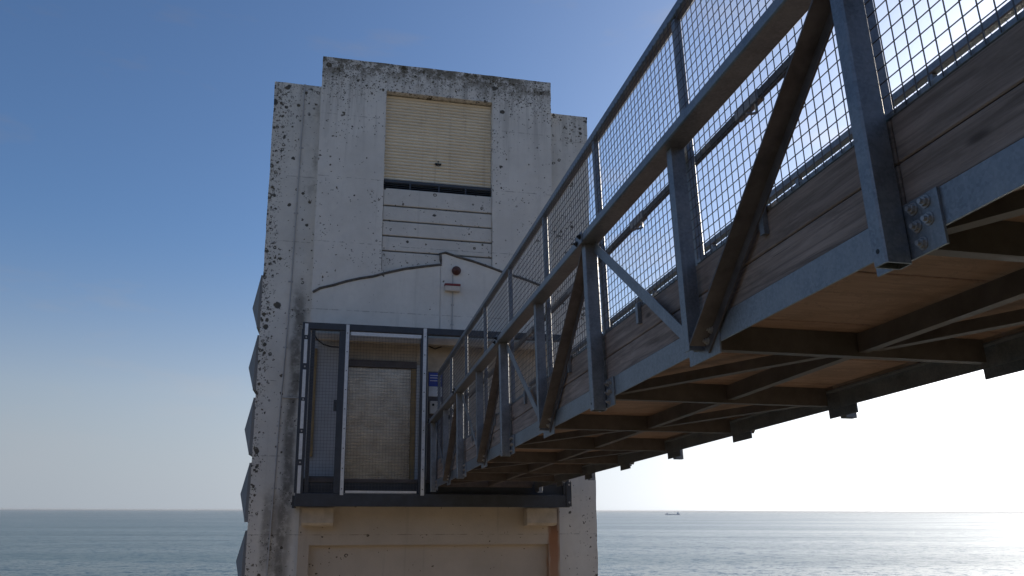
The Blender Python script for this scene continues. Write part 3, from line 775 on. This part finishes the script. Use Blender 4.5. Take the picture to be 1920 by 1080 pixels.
def deck(): return MB().bbox((0.008, 0.055, 0.195), (PL - 0.008, W - 0.055, 0.228), 0.003)

rb = random.Random(11)
for k in range(K0, K1 + 1):
    t0 = k * L; last = k == K1
    for far in (0, 1):
        f = (lambda mk: mir(mk)) if far else (lambda mk: mk)
        x = '/f' if far else '/n'
        bput('main_post', 'main_post' + x, f(post_main), 'galv', t0)
        bput('drain_hole', 'drain_hole' + x, f(lambda: MB().tube([(0.017, -0.0958, 0.040), (0.017, -0.0940, 0.040)], 0.0075, 10)), 'black', t0)
        g_ = bput('gusset_plate', 'gusset_plate' + x, f(plate_main), 'galv', t0)
        if not far:
            for (bt, bh) in ((-0.048, 0.150), (-0.098, 0.152), (-0.052, 0.096), (-0.100, 0.100), (-0.062, 0.042), (0.075, 0.15), (0.075, 0.095), (0.075, 0.042)):
                bput('bolt', 'bolt', hexbolt(0), 'bolt', bt, -0.009, bh, parent=g_)
        sp_ = bput('splice_plate', 'splice_plate' + x, f(splice), 'galv', t0)
        if not far:
            for (bt, bh) in ((-0.03, 1.075), (0.04, 1.052)): bput('bolt', 'bolt_dark', hexbolt(0), 'black', bt, -0.1265, bh, parent=sp_)
        for half in (0, 1):
            if last and half: continue
            th = t0 + half * HB
            bput('fence_post', 'fence_post' + x, f(low(fpost) if far else fpost), 'galv', th + 0.03)
            if last: continue
            bput('fence_mesh', 'fence_mesh' + x, f(low(fmesh) if far else fmesh), 'mesh', th + 0.03, kind='stuff')
            bput('bottom_rail', 'bottom_rail' + x, f(rail_low), 'galv', th + 0.03)
            bput('timber_clip', 'timber_clip' + x, f(clip_), 'galv', th + 0.72)
        if last: continue
        m_ = t0 + HB
        bput('mid_post', 'mid_post' + x, f(post_mid), 'galv', m_)
        gm = bput('foot_plate', 'foot_plate' + x, f(plate_mid), 'galv', m_)
        if not far:
            for (bt, bh) in ((-0.062, 0.085), (-0.105, 0.125), (0.055, 0.09), (0.10, 0.122)): bput('bolt', 'bolt', hexbolt(0), 'bolt', bt, -0.018, bh, parent=gm)
        bput('near_diagonal', 'near_diagonal' + x, f(diag_near), 'shaded_steel', t0)
        bput('far_diagonal', 'far_diagonal' + x, f(diag_far), 'galv', t0)
        bput('bottom_chord', 'bottom_chord' + x, f(chord_bottom), 'galv', t0)
        bput('top_chord', 'top_chord' + x, f(chord_top), 'galv', t0)
        bput('timber_board', 'timber_board_low' + x, f(board(0.179, 0.314)), 'timber', t0)
        bput('timber_board', 'timber_board_high' + x, f(board(0.318, 0.464)), 'timber', t0)
        bput('top_rail', 'top_rail' + x, f(low(rail_top) if far else rail_top), 'galv', t0 + 0.03)
        hr = bput('handrail', 'handrail' + x, f(hand), 'louvre', t0)
        for q in (0.92, 2.24):
            hs = bput('handrail_sleeve', 'handrail_sleeve' + x, f(hand_sleeve), 'galv', t0 + q)
            bput('handrail_bracket', 'handrail_bracket' + x, f(hand_hook), 'galv', t0 + q - 0.06)
    bput('cross_beam', 'cross_beam', cross, 'soffit', t0)
    if last: continue
    bput('cross_beam', 'cross_beam', cross, 'soffit', t0 + HB)
    for half in (0, 1): bput('stringer', 'stringer', stringer, 'soffit', t0 + half * HB, W / 2 + 0.03)
    bput('plan_brace', 'plan_brace_a', brace((0.10, W - 0.07), (HB + 0.05, W / 2 + 0.09)), 'soffit', t0)
    bput('plan_brace', 'plan_brace_b', brace((HB + 0.12, W / 2 - 0.02), (L + 0.05, 0.07)), 'soffit', t0)
    for q in range(NP): bput('deck_panel', 'deck_panel', deck, 'ply', t0 + q * PL - 0.07)

# ------------------------------------------------------------------ ship on the horizon
ship = thing('cargo_ship', 'faint cargo ship on the horizon right of the tower', 'ship', (2560, 13200, SEA_Z), 0.15)
MAT['ship'] = plain('haze_paled_grey', (0.7, 0.7, 0.72), 0.7)  # grey paled to paint in extra haze over the distant ship
mb = MB(); mb.prism([(-115, 0), (112, 0), (128, 16), (112, 14), (-112, 13), (-120, 14)], 1, -15, 15); obj('hull', mb.mesh('hull', 'ship'), ship)
mb = MB(); mb.box((78, -13, 13), (104, 13, 34)); mb.box((86, -13, 34), (98, 13, 40)); mb.box((88, -2, 40), (90, 2, 52)); obj('superstructure', mb.mesh('superstructure', 'ship'), ship)
mb = MB(); mb.box((-98, -8, 13), (-82, 8, 30)); mb.box((-91, -1, 30), (-89, 1, 44)); obj('forward_crane', mb.mesh('forward_crane', 'ship'), ship)

# ------------------------------------------------------------------ sea air
g = NT('sea_haze'); g.n.remove(g.b)
pv = g.n.new('ShaderNodeVolumePrincipled'); pv.inputs['Density'].default_value = 1.4e-5
pv.inputs['Color'].default_value = (0.60, 0.62, 0.66, 1); pv.inputs['Anisotropy'].default_value = 0.3
g.lk(pv.outputs[0], g.o.inputs['Volume'])
mb = MB(); E_ = SEA_R + 600; mb.box((-E_, -E_, SEA_Z - 4), (E_, E_, 9.6))
obj('haze', mb.mesh('haze', g.m), kind='stuff')
